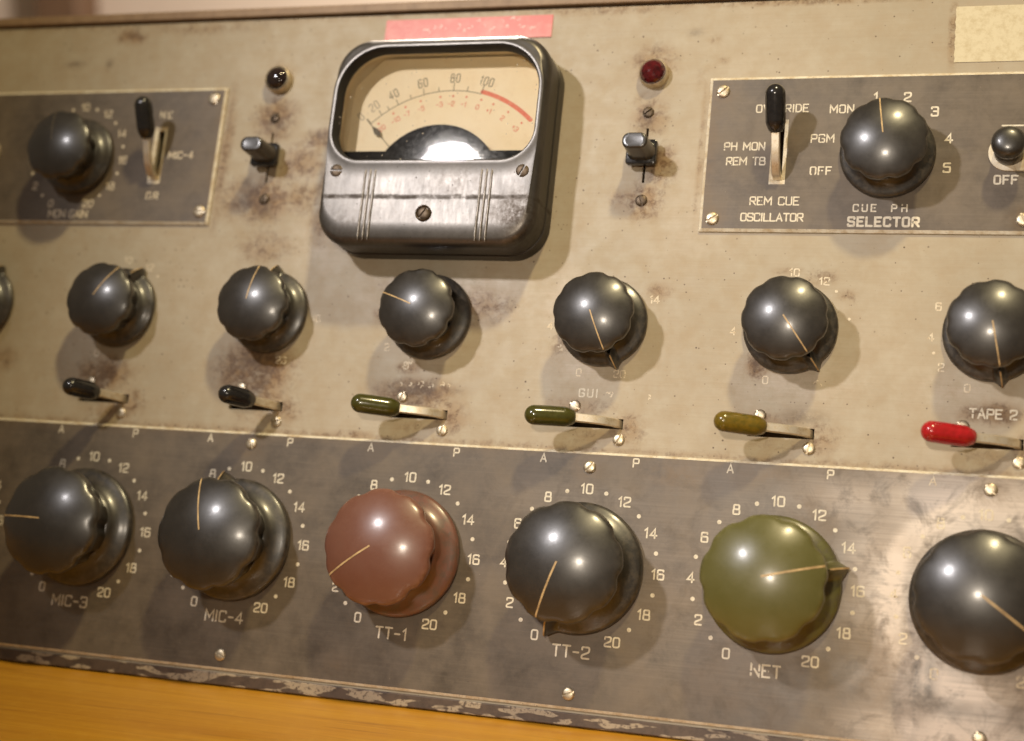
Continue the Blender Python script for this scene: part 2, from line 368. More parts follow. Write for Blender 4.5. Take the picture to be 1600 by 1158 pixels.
# ------------------------------------------------------------------ stroke lettering
GL = {
 '0': (4, [([(0, 0), (4, 0), (4, 6), (0, 6)], 1.3, True)]), 'O': (4, [([(0, 0), (4, 0), (4, 6), (0, 6)], 1.2, True)]),
 '1': (2, [([(0.1, 4.7), (1.5, 6), (1.5, 0)], 0, False)]),
 '2': (4, [([(0, 4.7), (0, 6), (4, 6), (4, 3.5), (0, 1.6), (0, 0), (4, 0)], 0.9, False)]),
 '3': (4, [([(0, 5.0), (0, 6), (4, 6), (4, 0), (0, 0), (0, 1)], 1.0, False), ([(1.3, 3.1), (3.9, 3.1)], 0, False)]),
 '4': (4, [([(3, 0), (3, 6), (0, 1.7), (4.2, 1.7)], 0, False)]),
 '5': (4, [([(4, 6), (0.2, 6), (0, 3.6), (4, 3.6), (4, 0), (0, 0), (0, 0.8)], 0.7, False)]),
 '6': (4, [([(3.7, 5.2), (3.7, 6), (0, 6), (0, 0), (4, 0), (4, 3.4), (0.2, 3.4)], 0.9, False)]),
 '7': (4, [([(0, 6), (4, 6), (1.3, 0)], 0, False)]),
 '8': (4, [([(0.3, 3.2), (3.7, 3.2), (3.7, 6), (0.3, 6)], 0.8, True), ([(0, 0), (4, 0), (4, 3.15), (0, 3.15)], 0.9, True)]),
 'A': (4.2, [([(0, 0), (2.1, 6), (4.2, 0)], 0, False), ([(0.8, 1.9), (3.4, 1.9)], 0, False)]),
 'B': (4, [([(0, 0), (0, 6), (3.6, 6), (3.6, 3.2), (0.1, 3.2)], 0.8, False), ([(0.1, 0), (4, 0), (4, 3.1), (2.8, 3.1)], 0.8, False)]),
 'C': (4, [([(4, 4.9), (4, 6), (0, 6), (0, 0), (4, 0), (4, 1.1)], 1.1, False)]),
 'D': (4, [([(0, 0), (0, 6), (2.7, 6), (4, 4.7), (4, 1.3), (2.7, 0)], 0.1, True)]),
 'E': (3.7, [([(3.7, 6), (0, 6), (0, 0), (3.7, 0)], 0, False), ([(0, 3.1), (2.9, 3.1)], 0, False)]),
 'F': (3.7, [([(3.7, 6), (0, 6), (0, 0)], 0, False), ([(0, 3.1), (2.9, 3.1)], 0, False)]),
 'G': (4, [([(4, 4.9), (4, 6), (0, 6), (0, 0), (4, 0), (4, 2.8), (2.3, 2.8)], 0.9, False)]),
 'H': (4, [([(0, 0), (0, 6)], 0, False), ([(4, 0), (4, 6)], 0, False), ([(0, 3.1), (4, 3.1)], 0, False)]),
 'I': (0.8, [([(0.4, 0), (0.4, 6)], 0, False)]),
 'L': (3.6, [([(0, 6), (0, 0), (3.6, 0)], 0, False)]),
 'M': (5, [([(0, 0), (0, 6), (2.5, 2.0), (5, 6), (5, 0)], 0, False)]),
 'N': (4.2, [([(0, 0), (0, 6), (4.2, 0), (4.2, 6)], 0, False)]),
 'P': (4, [([(0, 0), (0, 6), (4, 6), (4, 2.7), (0.1, 2.7)], 0.9, False)]),
 'R': (4, [([(0, 0), (0, 6), (4, 6), (4, 2.8), (0.1, 2.8)], 0.9, False), ([(1.9, 2.8), (4.1, 0)], 0, False)]),
 'S': (4, [([(4, 5.0), (4, 6), (0, 6), (0, 3.3), (4, 2.8), (4, 0), (0, 0), (0, 1)], 0.9, False)]),
 'T': (4, [([(0, 6), (4, 6)], 0, False), ([(2, 6), (2, 0)], 0, False)]),
 'U': (4, [([(0, 6), (0, 0), (4, 0), (4, 6)], 1.1, False)]),
 'V': (4.2, [([(0, 6), (2.1, 0), (4.2, 6)], 0, False)]),
 'X': (4, [([(0, 0), (4, 6)], 0, False), ([(0, 6), (4, 0)], 0, False)]),
 '-': (3.4, [([(0.3, 2.9), (3.1, 2.9)], 0, False)]), '+': (3.4, [([(0.3, 2.9), (3.1, 2.9)], 0, False), ([(1.7, 1.4), (1.7, 4.4)], 0, False)]),
 ' ': (2.4, []),
}
def round_poly(pts, r, closed):
    if r <= 0: return pts
    out = []; n = len(pts)
    for i, p in enumerate(pts):
        if not closed and i in (0, n - 1): out.append(p); continue
        a = np.array(pts[i - 1], float); b = np.array(p, float); c = np.array(pts[(i + 1) % n], float)
        d1 = a - b; d2 = c - b; l1 = np.linalg.norm(d1); l2 = np.linalg.norm(d2)
        q = min(r, l1 * 0.48, l2 * 0.48); s = b + d1 / l1 * q; e = b + d2 / l2 * q
        for t in (0, .2, .4, .6, .8, 1): out.append(tuple((1 - t) ** 2 * s + 2 * t * (1 - t) * b + t * t * e))
    return out
def stroke(geo, pts, w, z, closed=False, thick=0.0, wear=0.0, lift=None):
    """a flat ribbon with mitred joints and half-round ends along a polyline"""
    P = [np.array(p, float) for p in pts]; n = len(P)
    Q = [P[0]]
    for p in P[1:]:
        if np.linalg.norm(p - Q[-1]) > 1e-4: Q.append(p)
    if closed and np.linalg.norm(Q[0] - Q[-1]) < 1e-4: Q.pop()
    P = Q; n = len(P)
    if n < 2: return
    L = []; R = []
    for i in range(n):
        if closed: a, c = P[i - 1], P[(i + 1) % n]
        else: a, c = P[max(i - 1, 0)], P[min(i + 1, n - 1)]
        d1 = P[i] - a; d2 = c - P[i]
        d1 = d1 / np.linalg.norm(d1) if np.linalg.norm(d1) > 1e-9 else d2 / np.linalg.norm(d2)
        d2 = d2 / np.linalg.norm(d2) if np.linalg.norm(d2) > 1e-9 else d1
        t = d1 + d2; t = t / np.linalg.norm(t) if np.linalg.norm(t) > 1e-6 else d1
        nn = np.array((-t[1], t[0])); k = min(1.0 / max(nn @ np.array((-d1[1], d1[0])), 0.4), 2.0) * w / 2
        L.append(P[i] + nn * k); R.append(P[i] - nn * k)
    zz = (lambda p: z) if lift is None else (lambda p: z + lift(p))
    m = n if closed else n - 1
    v = []; f = []
    for i in range(n): v += [(*L[i], zz(L[i])), (*R[i], zz(R[i]))]
    for i in range(m):
        j = (i + 1) % n
        if wear and random.random() < wear: continue
        f.append((2 * i, 2 * i + 1, 2 * j + 1, 2 * j))
    if not closed:
        for e, s in ((0, -1), (n - 1, 1)):
            if wear and random.random() < wear: continue
            d = (P[1] - P[0]) if e == 0 else (P[-1] - P[-2]); d = d / np.linalg.norm(d) * s
            nn = np.array((-d[1], d[0])); b0 = len(v)
            arc = [P[e] + (nn * math.cos(a) + d * math.sin(a)) * w / 2 for a in np.linspace(0, math.pi, 7)]
            v += [(*q, zz(q)) for q in arc]
            f.append(tuple(b0 + i for i in reversed(range(7))))
    geo.add(v, f)
_zc = [0]
def text(geo, s, cx, cy, hgt, adv=None, w=None, z=0.05, rot=0.0, wear=0.0, stretch=1.0, only=None, drop=()):
    """centre a word at (cx, cy)"""
    k = hgt / 6.0; gap = 1.7
    ws = [GL[c][0] * stretch for c in s]
    tot = sum(ws) + gap * (len(s) - 1)
    if adv is not None:               # total width wanted in mm
        gap = (adv / k - sum(ws)) / max(len(s) - 1, 1)
        tot = adv / k
    w = w or hgt * 0.16; x = -tot / 2; ca, sa = math.cos(rot), math.sin(rot)
    for i, c in enumerate(s):
        if i not in drop:
            for pts, r, closed in GL[c][1]:
                q = round_poly(pts, r, closed)
                if wear:                        # finer pieces so that chips can be missing
                    fine = []
                    qq = q + [q[0]] if closed else q
                    for a, b in zip(qq[:-1], qq[1:]):
                        m = max(1, int(math.dist(a, b) / 0.8))
                        fine += [(a[0] + (b[0] - a[0]) * t / m, a[1] + (b[1] - a[1]) * t / m) for t in range(m)]
                    q = fine if closed else fine + [qq[-1]]
                pp = []
                for (a, b) in q:
                    X = (x + a * stretch) * k; Y = (b - 3) * k
                    pp.append((cx + X * ca - Y * sa, cy + X * sa + Y * ca))
                _zc[0] = (_zc[0] + 1) % 8
                stroke(geo, pp, w, z + _zc[0] * 0.004, closed, wear=wear)
        x += ws[i] + gap
def dot(geo, x, y, r, z=0.05, n=14, squash=1.0):
    geo.add([(x + r * math.cos(2 * math.pi * i / n), y + r * squash * math.sin(2 * math.pi * i / n), z) for i in range(n)], [tuple(range(n))])

# ------------------------------------------------------------------ grid sheets with holes and stains
def grid_lines(a, b, step, extra=()):
    base = list(np.linspace(a, b, max(2, int(round((b - a) / step)) + 1)))
    for e in extra:
        base = [x for x in base if abs(x - e) > step * 0.35 or x in (a, b)]
    return np.array(sorted(set(base + list(extra))))
def sheet(name, x0, x1, y0, y1, step, parent, mats, z=0.0, holes=(), chamfer=0.0, drop=0.0, frames=(), stain=None, thick=2.0, loc=(0, 0, 0)):
    """front sheet with rectangular holes (x0,x1,y0,y1); edges fold back by thick; chamfered border / frame ring gets material 1"""
    ex = []; ey = []
    for h in holes: ex += [h[0], h[1]]; ey += [h[2], h[3]]
    for h in frames: ex += [h[0], h[1]]; ey += [h[2], h[3]]
    if chamfer: ex += [x0 + chamfer, x1 - chamfer]; ey += [y0 + chamfer, y1 - chamfer]
    gx = grid_lines(x0, x1, step, ex); gy = grid_lines(y0, y1, step, ey)
    nx, ny = len(gx), len(gy)
    X, Y = np.meshgrid(gx, gy); Z = np.full_like(X, z)
    if chamfer:
        Z[:, 0] -= drop; Z[:, -1] -= drop; Z[0, :] -= drop; Z[-1, :] -= drop
        Z = np.maximum(Z, z - drop)
    for h in holes:
        if frames: Z[(X > h[0] - 1e-4) & (X < h[1] + 1e-4) & (Y > h[2] - 1e-4) & (Y < h[3] + 1e-4)] = z - drop
    cxm = (gx[:-1] + gx[1:]) / 2; cym = (gy[:-1] + gy[1:]) / 2
    CX, CY = np.meshgrid(cxm, cym)
    keep = np.ones_like(CX, bool); mi = np.zeros_like(CX, int)
    if chamfer: mi[(CX < x0 + chamfer) | (CX > x1 - chamfer) | (CY < y0 + chamfer) | (CY > y1 - chamfer)] = 1
    for h in frames: mi[(CX > h[0]) & (CX < h[1]) & (CY > h[2]) & (CY < h[3])] = 1
    for h in holes: keep[(CX > h[0]) & (CX < h[1]) & (CY > h[2]) & (CY < h[3])] = False
    idx = np.arange(nx * ny).reshape(ny, nx)
    F = np.stack([idx[:-1, :-1], idx[:-1, 1:], idx[1:, 1:], idx[1:, :-1]], -1)[keep]
    MI = mi[keep]
    verts = np.stack([X.ravel(), Y.ravel(), Z.ravel()], 1)
    # fold the borders back
    ed = {}
    for q in F.tolist():
        for i in range(4):
            a, b = q[i], q[(i + 1) % 4]; ed[(a, b)] = ed.get((a, b), 0) + 1
    back = {}; vv = verts.tolist(); ff = F.tolist(); mm = MI.tolist()
    for (a, b) in list(ed):
        if (b, a) not in ed:
            for q in (a, b):
                if q not in back: back[q] = len(vv); vv.append([vv[q][0], vv[q][1], z - thick])
            ff.append([b, a, back[a], back[b]]); mm.append(1 if chamfer else 0)
    used = sorted({i for q in ff for i in q}); remap = {o: n for n, o in enumerate(used)}
    vv = [vv[i] for i in used]; ff = [[remap[i] for i in q] for q in ff]
    o = mesh_obj(name, vv, ff, mats, parent, smooth=False, mi=mm, loc=loc)
    if stain is not None:
        V = np.array(vv); C = np.ones((len(vv), 4)); C[:, :3] = stain(V[:, 0], V[:, 1])
        at = o.data.color_attributes.new('Stain', 'FLOAT_COLOR', 'POINT'); at.data.foreach_set('color', C.astype(np.float32).ravel())
    return o
def blobs(X, Y, L):
    r = np.zeros_like(X)
    for (x, y, rx, ry, a) in L: r = np.maximum(r, a * np.exp(-(((X - x) / rx) ** 2 + ((Y - y) / ry) ** 2)))
    return r

# ------------------------------------------------------------------ the console
console = bpy.data.objects.new('mixing_console', None); coll.objects.link(console)
console.empty_display_size = 0.05
console.matrix_world = ROOT
console['label'] = 'worn beige vintage audio mixing console with rows of black, brown and green knobs'
console['category'] = 'mixing console'

SLOT_Y = 48.8
SLOTX = [(-170.3, -148.7), (-106.4, -84.8), (-43.0, -21.3), (20.0, 41.6), (83.2, 104.8), (147.0, 168.6)]
SLOTH = 1.75
holes = [(a, b, SLOT_Y - SLOTH, SLOT_Y + SLOTH) for a, b in SLOTX]
holes += [(40.45, 41.35, 133.6, 153.6), (-104.9, -104.0, 133.6, 153.6)]           # slide switch slots
holes += [(85.6, 88.9, 133.9, 154.6), (-153.9, -150.5, 134.2, 154.9)]           # behind the plate levers

RUST = [(-161, 58, 12, 7, .75), (-98, 62, 15, 10, 1.0), (-92, 52, 10, 6, .6), (-34, 56.5, 15, 5, .85), (-24, 51, 10, 6, .5),
        (-104, 159, 9, 9, .75), (-104, 127, 11, 9, .85), (-91, 141, 12, 9, .55), (-84, 151, 8, 4, .75), (-88, 128, 11, 8, .5),
        (-116, 127, 9, 9, .5), (-101, 108, 14, 8, .45), (-78, 136, 5, 8, .6), (-105, 176, 8, 8, .35), (-79, 118, 6, 10, .5),
        (41, 178, 9, 8, .55), (41, 158, 7, 9, .6), (46, 140, 7, 9, .6), (42, 127, 7, 7, .7), (34, 128, 6, 5, .45),
        (60.3, 145, 1.3, 34, .4), (-123.5, 144, 3, 32, .5), (-14, 88, 16, 7, .5), (-44, 95, 12, 4, .35), (-50, 84, 6, 3, .5),
        (50, 95, 5, 4, .45), (104, 101, 6, 4, .45), (113, 95, 5, 3, .35), (93, 103, 7, 2, .35), (85, 71, 3.5, 4.5, 1.0), (159, 58, 9, 3.5, .85),
        (26, 54, 15, 4, .4), (88, 52, 12, 4, .45), (-173, 195, 7, 4, .7), (95, 199.4, 50, 1.3, .6), (-140, 197, 30, 3, .35), (20, 199, 35, 2.5, .5),
        (62, 186, 3, 2, .4), (66, 178, 3, 1.6, .35), (58, 172, 2, 4, .3), (142, 185, 1.8, 12, .6), (-208, 62, 8, 6, .45), (-20, 116, 3, 4, .3),
        (17, 76, 4, 6, .45), (-56, 40, 10, 2, .5), (-38, 65, 5, 2.5, .6), (-155, 44, 12, 5, .45)]
for a, b in SLOTX: RUST.append((b + 2, 47.5, 7, 6, .5)); RUST.append((a + 10, 44.5, 12, 4, .3))
WEAR = [(-20, 92, 18, 9, .9), (-45, 90, 16, 10, .4), (18, 92, 8, 10, .8), (28, 70, 14, 8, .7), (95, 66, 20, 8, .6), (-30, 74, 10, 8, .5), (-80, 110, 12, 12, .5),
        (150, 64, 14, 8, .5), (-95, 75, 14, 6, .6), (60, 120, 12, 20, .25), (-160, 75, 12, 8, .4)]
GRIME = [(-34, 57.5, 12, 2.2, .8), (-197.5, 183.6, 4, 1.1, .85), (-181.6, 183.6, 1.4, 1.6, .85), (-98, 66, 9, 4, .65), (-104, 124, 4, 4, .8), (42, 140, 3, 5, .7),
         (40.5, 156, 2, 4, .6), (-84, 152, 3, 2, .8), (101, 54, 7, 2.5, .6), (85, 72, 2, 3.4, .9), (159, 58, 8, 2.4, .6), (-104, 157, 4, 3, .6), (-113, 134, 2, 2, .7), (-112, 128, 2, 2.4, .7), (55, 189, 2.5, 1.2, .6)]
def panel_stain(X, Y):
    r = np.minimum(blobs(X, Y, RUST) * 1.4, 1.0)
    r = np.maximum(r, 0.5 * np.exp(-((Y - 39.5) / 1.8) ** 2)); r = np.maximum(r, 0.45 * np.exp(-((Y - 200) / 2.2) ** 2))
    r = np.maximum(r, 0.16)
    return np.stack([r, blobs(X, Y, WEAR), blobs(X, Y, GRIME)], 1)
panel = sheet('front_panel', -300, 240, -50.4, 199.9, 1.25, console, ['panel'], holes=holes, stain=panel_stain, thick=2.2)

# case behind the face, top edge rail and bottom rail
g = Geo(); g.add(*boxg(-299, 239, -50.3, 199.0, -150, -9.0)); g.obj('case', ['trim'], console, smooth=False)
g = Geo(); g.add(*bevel_box(-301, 241, 201.0, 204.6, -150, 1.2, 0.5, 0.5)); g.obj('top_rail', ['trim'], console, smooth=False)
g = Geo(); g.add(*bevel_box(-300, 240, -50.5, -46.3, -9, 0.9, 0.4, 0.4)); g.obj('bottom_rail', ['rail'], console, smooth=False)

# ---- plates
PT = 1.3
lower = sheet('fader_plate', -300, 240, -45.4, 38.8, 2.0, console, ['plate', 'core'], z=PT, chamfer=0.85, drop=0.6, thick=PT - 0.05,
   stain=lambda X, Y: np.stack([
     np.maximum(blobs(X, Y, [(62, 33, 10, 5, .7), (160, 33, 5, 5, .9), (105, 24, 8, 8, .5), (92, 35, 10, 3, .6), (31, 33, 5, 5, .6), (-95, 33, 6, 5, .6), (132, -22, 8, 16, .6), (-50, -40, 6, 4, .4), (110, 20, 5, 5, .5)]), 0.42 * np.exp(-((Y - 38.3) / 1.6) ** 2)),
     np.maximum(np.maximum(blobs(X, Y, [(128, 5, 14, 30, .42), (158, 29, 34, 9, .70), (120, 28, 24, 9, .35), (138, -24, 12, 22, .5), (150, -40, 26, 8, .85), (152, 8, 30, 48, .62), (30, 22, 40, 10, .12), (90, 0, 70, 60, .12)]),
        0.90 * np.exp(-((np.hypot(X - 158.4, Y) - 27.5) / 6.0) ** 2) * np.clip(0.75 + 0.25 * (158 - X) / 20, 0.3, 1)), 0.04),
     blobs(X, Y, [(140, -27, 2.2, 14, .9), (144, -25, 1.8, 10, .9), (137, -8, 1.6, 22, .6), (134, -34, 3, 9, .5), (-60, -20, 16, 12, .2), (150, -34, 8, 3, .5)])], 1))

LS_L = (-154.9, -149.4, 132.9, 155.9); LH_L = (-153.6, -150.8, 134.4, 154.6)
LS_R = (84.5, 89.9, 132.7, 155.7); LH_R = (85.9, 88.6, 134.2, 154.3)
def plate_stain(hot):
    def f(X, Y): return np.stack([blobs(X, Y, hot), np.full_like(X, 0.05), np.zeros_like(X)], 1)
    return f
plate_l = sheet('control_plate', -292, -126.0, 116.7, 171.8, 1.6, console, ['plate', 'core'], z=PT, chamfer=1.0, drop=0.6, holes=[LH_L], frames=[LS_L], thick=PT - 0.05,
                stain=plate_stain([(-131, 167, 3.5, 3.5, .8), (-130, 122, 3.5, 3.5, .8), (-127, 145, 2, 25, .4)]))
plate_r = sheet('control_plate', 61.9, 236, 116.1, 171.4, 1.6, console, ['plate', 'core'], z=PT, chamfer=1.0, drop=0.6, holes=[LH_R], frames=[LS_R], thick=PT - 0.05,
                stain=plate_stain([(66.5, 166, 4, 4, .8), (66.3, 120.5, 4, 4, .8), (166, 121, 4, 4, .9), (64, 145, 2, 25, .5), (92, 150, 4, 8, .35)]))
plate_l['label'] = 'blurred dark control plate at the left with the monitor gain knob'
plate_r['label'] = 'dark control plate at the right with the selector knob'
lower['label'] = 'long dark lower plate with the large fader knobs'

# ---- lettering
def dial(k, parent, cx, cy, z, sc=1.0, step=15.0, nums=True, rnum=26.3, rdot=26.0, hgt=3.0, mat='letter', wear=0.0, name='dial_scale', only=None, dots=True):
    g = Geo()
    for n in range(0, 21):
        if only is not None and n not in only: continue
        a = math.radians(90 - (n - 10) * step)
        if n % 2 == 0: text(g, str(n), cx + rnum * math.cos(a), cy + rnum * math.sin(a), hgt, z=z, wear=wear, w=hgt * .19)
        elif dots: dot(g, cx + rdot * math.cos(a), cy + rdot * math.sin(a), 0.72 * hgt / 3.0, z)
    return g.obj(name, [mat], parent, smooth=False)
for k in range(-1, 6):
    dial(k, lower, colx(k), 0, PT + 0.06, wear=0.0 if k < 5 else 0.10, mat='letter' if k < 5 else 'letter_worn')
for k, nm in enumerate(['MIC-3', 'MIC-4', 'TT-1', 'TT-2', 'NET']):
    g = Geo(); text(g, nm, colx(k) - (0.6 if k < 2 else 0.3), -27.0, 3.6, w=0.62, z=PT + 0.06, wear=0.0 if k != 4 else 0.12); g.obj('lettering', ['letter'], lower, smooth=False)
for k in range(0, 6):
    for ch, dx in (('A', -16.1), ('P', 15.9)):
        g = Geo(); text(g, ch, colx(k) + dx, 35.9, 2.7, w=0.5, z=PT + 0.06, wear=0.12 if k == 5 else 0); g.obj('lettering', ['letter_worn' if k == 5 else 'letter'], lower, smooth=False)

def words(parent, z, L, mat='letter'):
    for s, x, y, h, tot, w, wear, *dr in L:
        g = Geo(); text(g, s, x, y, h, adv=tot, w=w, z=z, wear=wear, drop=dr[0] if dr else ())
        g.obj('lettering', [mat], parent, smooth=False)
words(plate_r, PT + 0.06, [('OVERRIDE', 87.4, 159.7, 2.6, 17.4, .45, .02), ('MON', 107.3, 159.2, 2.7, 7.6, .48, .02), ('PH MON', 75.5, 146.2, 2.6, 13.6, .45, .02),
   ('REM TB', 76.3, 140.9, 2.6, 13.0, .45, .02), ('REM CUE', 86.9, 126.8, 2.7, 16.2, .45, .02), ('OSCILLATOR', 86.4, 121.1, 2.6, 20.6, .50, 0.0),
   ('PGM', 101.5, 148.8, 2.7, 7.4, .45, .02), ('OFF', 101.6, 137.4, 2.6, 6.8, .5, .02), ('CUE', 116.6, 124.5, 2.3, 7.2, .5, .02), ('PH', 127.7, 124.5, 2.3, 4.8, .5, .02),
   ('SELECTOR', 122.8, 119.8, 2.9, 22.4, .78, .0), ('OFF', 160.4, 134.2, 2.7, 7.0, .62, .0)])
g = Geo(); stroke(g, [(158.7, 152.6), (180, 152.6)], .55, PT + .06); g.obj('lettering', ['letter'], plate_r, smooth=False)
g = Geo()
for s, x, y in (('1', 118.2, 163.2), ('2', 128.5, 163.0), ('3', 137.4, 157.8), ('4', 142.2, 148.4), ('5', 142.0, 138.3)):
    text(g, s, x, y, 3.0, w=.62, z=PT + .06)
g.obj('dial_scale', ['letter'], plate_r, smooth=False)
dial(0, plate_l, -188.2, 143.8, PT + .06, step=15.6, rnum=20.9, rdot=20.5, hgt=2.7, mat='letter_worn', wear=.08)
words(plate_l, PT + .06, [('MON GAIN', -188.1, 120.5, 2.9, 17.5, .5, .05), ('NE', -151.0, 160.9, 2.5, 5.0, .5, .15), ('MIC-4', -141.9, 144.4, 2.6, 10.4, .5, .03), ('OR', -151.7, 128.0, 2.6, 4.9, .5, .03)], 'letter_worn')

# second row scales: much of the paint is rubbed away
def scale2(k, items, wear):
    g = Geo(); cx, cy = colx(k), 83.5
    for n in items:
        a = math.radians(90 - (n - 10) * 15.8)
        x, y = cx + 19.0 * math.cos(a), cy + 19.0 * math.sin(a)
        if n % 2 == 0: text(g, str(n), x, y, 2.4, z=.06, wear=wear, w=.45)
        else: dot(g, x, y, .5, .06)
    return g.obj('dial_scale', ['letter_worn'], panel, smooth=False)
scale2(0, [0, 10, 12, 13], .12); scale2(1, [16, 20], .3); scale2(2, [2, 0], .15); scale2(3, [0, 14, 20, 4], .15); scale2(4, [10, 12, 13, 15, 4, 0], .15); scale2(5, [0, 2, 4, 6, 3], .1)
words(panel, .06, [('GUI', 28.6, 58.9, 2.6, 6.3, .5, .04), ('TAPE 2', 159.3, 58.0, 2.8, 14.0, .55, .05)], 'letter')
def remnants(name, parent, mat, spots, z, h, w):
    """what is left of letters that can no longer be read: short broken strokes"""
    g = Geo(); rr = random.Random(5)
    for x, y in spots:
        for q in range(rr.choice((1, 2, 2, 3))):
            a = rr.uniform(0, math.pi); l = rr.uniform(.25, .6) * h; px, py = x + rr.uniform(-.35, .35) * h, y + rr.uniform(-.3, .3) * h
            stroke(g, [(px, py), (px + l * .5 * math.cos(a), py + l * .5 * math.sin(a)), (px + l * math.cos(a + .7), py + l * math.sin(a + .7))], w * rr.uniform(.6, 1.2), z + q * .01)
    return g.obj(name, [mat], parent, smooth=False)
remnants('lettering', panel, 'letter_worn', [(-38.2, 66.4), (-39.5, 59.0), (-36.6, 59.2), (-34.2, 58.6), (-31.0, 59.0), (-28.5, 58.6), (-22.9, 58.8), (-21.8, 58.2), (-38.6, 66.0)], .06, 2.4, .42)
remnants('lettering', panel, 'letter_worn', [(35.2, 58.9), (37.2, 59.2), (36.4, 58.3), (49.0, 57.6), (50.5, 58.2), (16.8, 74.6), (18.4, 73.0), (106, 64.2), (104.6, 66.0), (101.0, 70.0)], .06, 1.6, .35)

# ---- screws
def screw_geo(R=2.2, hd=0.9, slot=0.34, base=0.25):
    g = Geo()
    g.add(*lathe([(R * 1.0, -0.3), (R * 1.0, base), (R * 0.97, base + .02), (0.01, base + .02)], 36, False))
    for s in (1, -1):
        nx_, ny_ = 8, 12; V = []; F = []
        xs = [slot + (R - slot) * (1 - math.cos(i / nx_ * math.pi / 2)) if False else slot + (R * .985 - slot) * math.sin(i / nx_ * math.pi / 2) for i in range(nx_ + 1)]
        for x in xs:
            hy = math.sqrt(max(R * R - x * x, 1e-5))
            for j in range(ny_ + 1):
                y = hy * (2 * j / ny_ - 1); rr = min(1, math.hypot(x, y) / R)
                V.append((s * x, y, base + (hd - base) * math.sqrt(max(0.0, 1 - rr ** 2.6)) + .02))
        for i in range(nx_):
            for j in range(ny_):
                q = (i * (ny_ + 1) + j, (i + 1) * (ny_ + 1) + j, (i + 1) * (ny_ + 1) + j + 1, i * (ny_ + 1) + j + 1)
                F.append(q if s > 0 else q[::-1])
        g.add(V, F)
        W = [V[j] for j in range(ny_ + 1)] + [(V[j][0], V[j][1], base) for j in range(ny_ + 1)]
        g.add(W, [(j, j + 1, ny_ + 2 + j, ny_ + 1 + j) if s > 0 else (ny_ + 1 + j, ny_ + 2 + j, j + 1, j) for j in range(ny_)])
    return g
_screw = {}
def screw(parent, x, y, z, R=2.2, ang=0.0, mat='screw', hd=0.9):
    key = (round(R, 2), mat, hd)
    if key not in _screw:
        o = screw_geo(R, hd, 0.15 * R).obj('screw', [mat], parent, sharp=50); _screw[key] = o
    else:
        o = _screw[key].copy(); coll.objects.link(o); o.parent = parent
    o.location = Vector((x, y, z)) * MM; o.rotation_euler = (0, 0, ang)
    return o
rs = [(-150.7, 43.3, 1.2), (-166.0, 54.6, .4), (-86.4, 43.3, 2.0), (-102.2, 55.0, .8), (-22.5, 43.4, -.25), (-38.9, 54.5, -.35), (40.6, 43.5, -.5), (24.3, 54.3, 1.05),
      (103.4, 44.0, -.3), (87.0, 54.0, .6), (150.4, 53.6, .9), (167.4, 43.2, .3)]
for x, y, a in rs: screw(panel, x, y, 0, 2.05, a)
for x, y, a in [(-94.4, 34.6, .5), (-94.9, -40.2, 1.2), (31.9, 33.6, -.7), (159.5, 34.1, .8), (159.0, -40.2, .4), (31.9, -40.4, 2.0), (-221, 34, .4), (-221, -40, 1.0)]:
    screw(lower, x, y, PT, 2.1, a)
screw(plate_l, -131.0, 167.2, PT, 2.4, .6); screw(plate_l, -130.1, 121.8, PT, 2.4, 1.5)
screw(plate_r, 66.7, 166.2, PT, 2.3, -.9); screw(plate_r, 66.3, 120.5, PT, 2.3, -1.0); screw(plate_r, 166.2, 120.9, PT, 2.3, .4)

# ------------------------------------------------------------------ knobs
NA = 288
def big_profile():
    cap = [(15.2, 6.3), (15.4, 8.0), (16.0, 10.0), (17.0, 12.5), (18.2, 15.3), (19.1, 17.4), (19.6, 18.8), (19.85, 20.0), (19.8, 20.8), (19.45, 21.5), (18.8, 22.1), (17.9, 22.65), (16.8, 23.2)]
    R = 37.0; r0, h0 = cap[-1]
    zc = h0 - math.sqrt(R * R - r0 * r0)
    for r in (15.5, 13.5, 11.5, 9.5, 7.5, 5.5, 3.6, 1.8, 0.4): cap.append((r, zc + math.sqrt(R * R - r * r)))
    return cap
CAP = [(r * 0.982, z - 0.3) for r, z in big_profile()]
SKIRT = [(20.9, 0.4), (21.4, 0.8), (21.65, 1.5), (21.6, 2.2), (21.3, 2.8), (20.7, 3.25), (19.6, 3.75), (18.2, 4.4), (16.8, 5.25), (15.6, 6.4), (14.9, 7.6), (14.4, 7.8)]
def flute(th, z):
    """nine short notches between broad lobes round the grip, fading out over the dome"""
    c = (0.5 + 0.5 * np.cos(9 * th)) ** 3.2
    amt = np.interp(z, [5, 8, 15, 19.5, 20.8, 21.8, 22.8], [0.02, 0.085, 0.092, 0.062, 0.042, 0.018, 0.003])
    return 1 - amt * c
def cap_r(r, z, th): return r * flute(th + math.pi / 9, z)
TH = np.linspace(0, 2 * math.pi, NA, endpoint=False)
def beak(th):
    d = np.abs((th + math.pi) % (2 * math.pi) - math.pi)
    return np.clip(1 - d / 0.165, 0, 1) ** 1.45
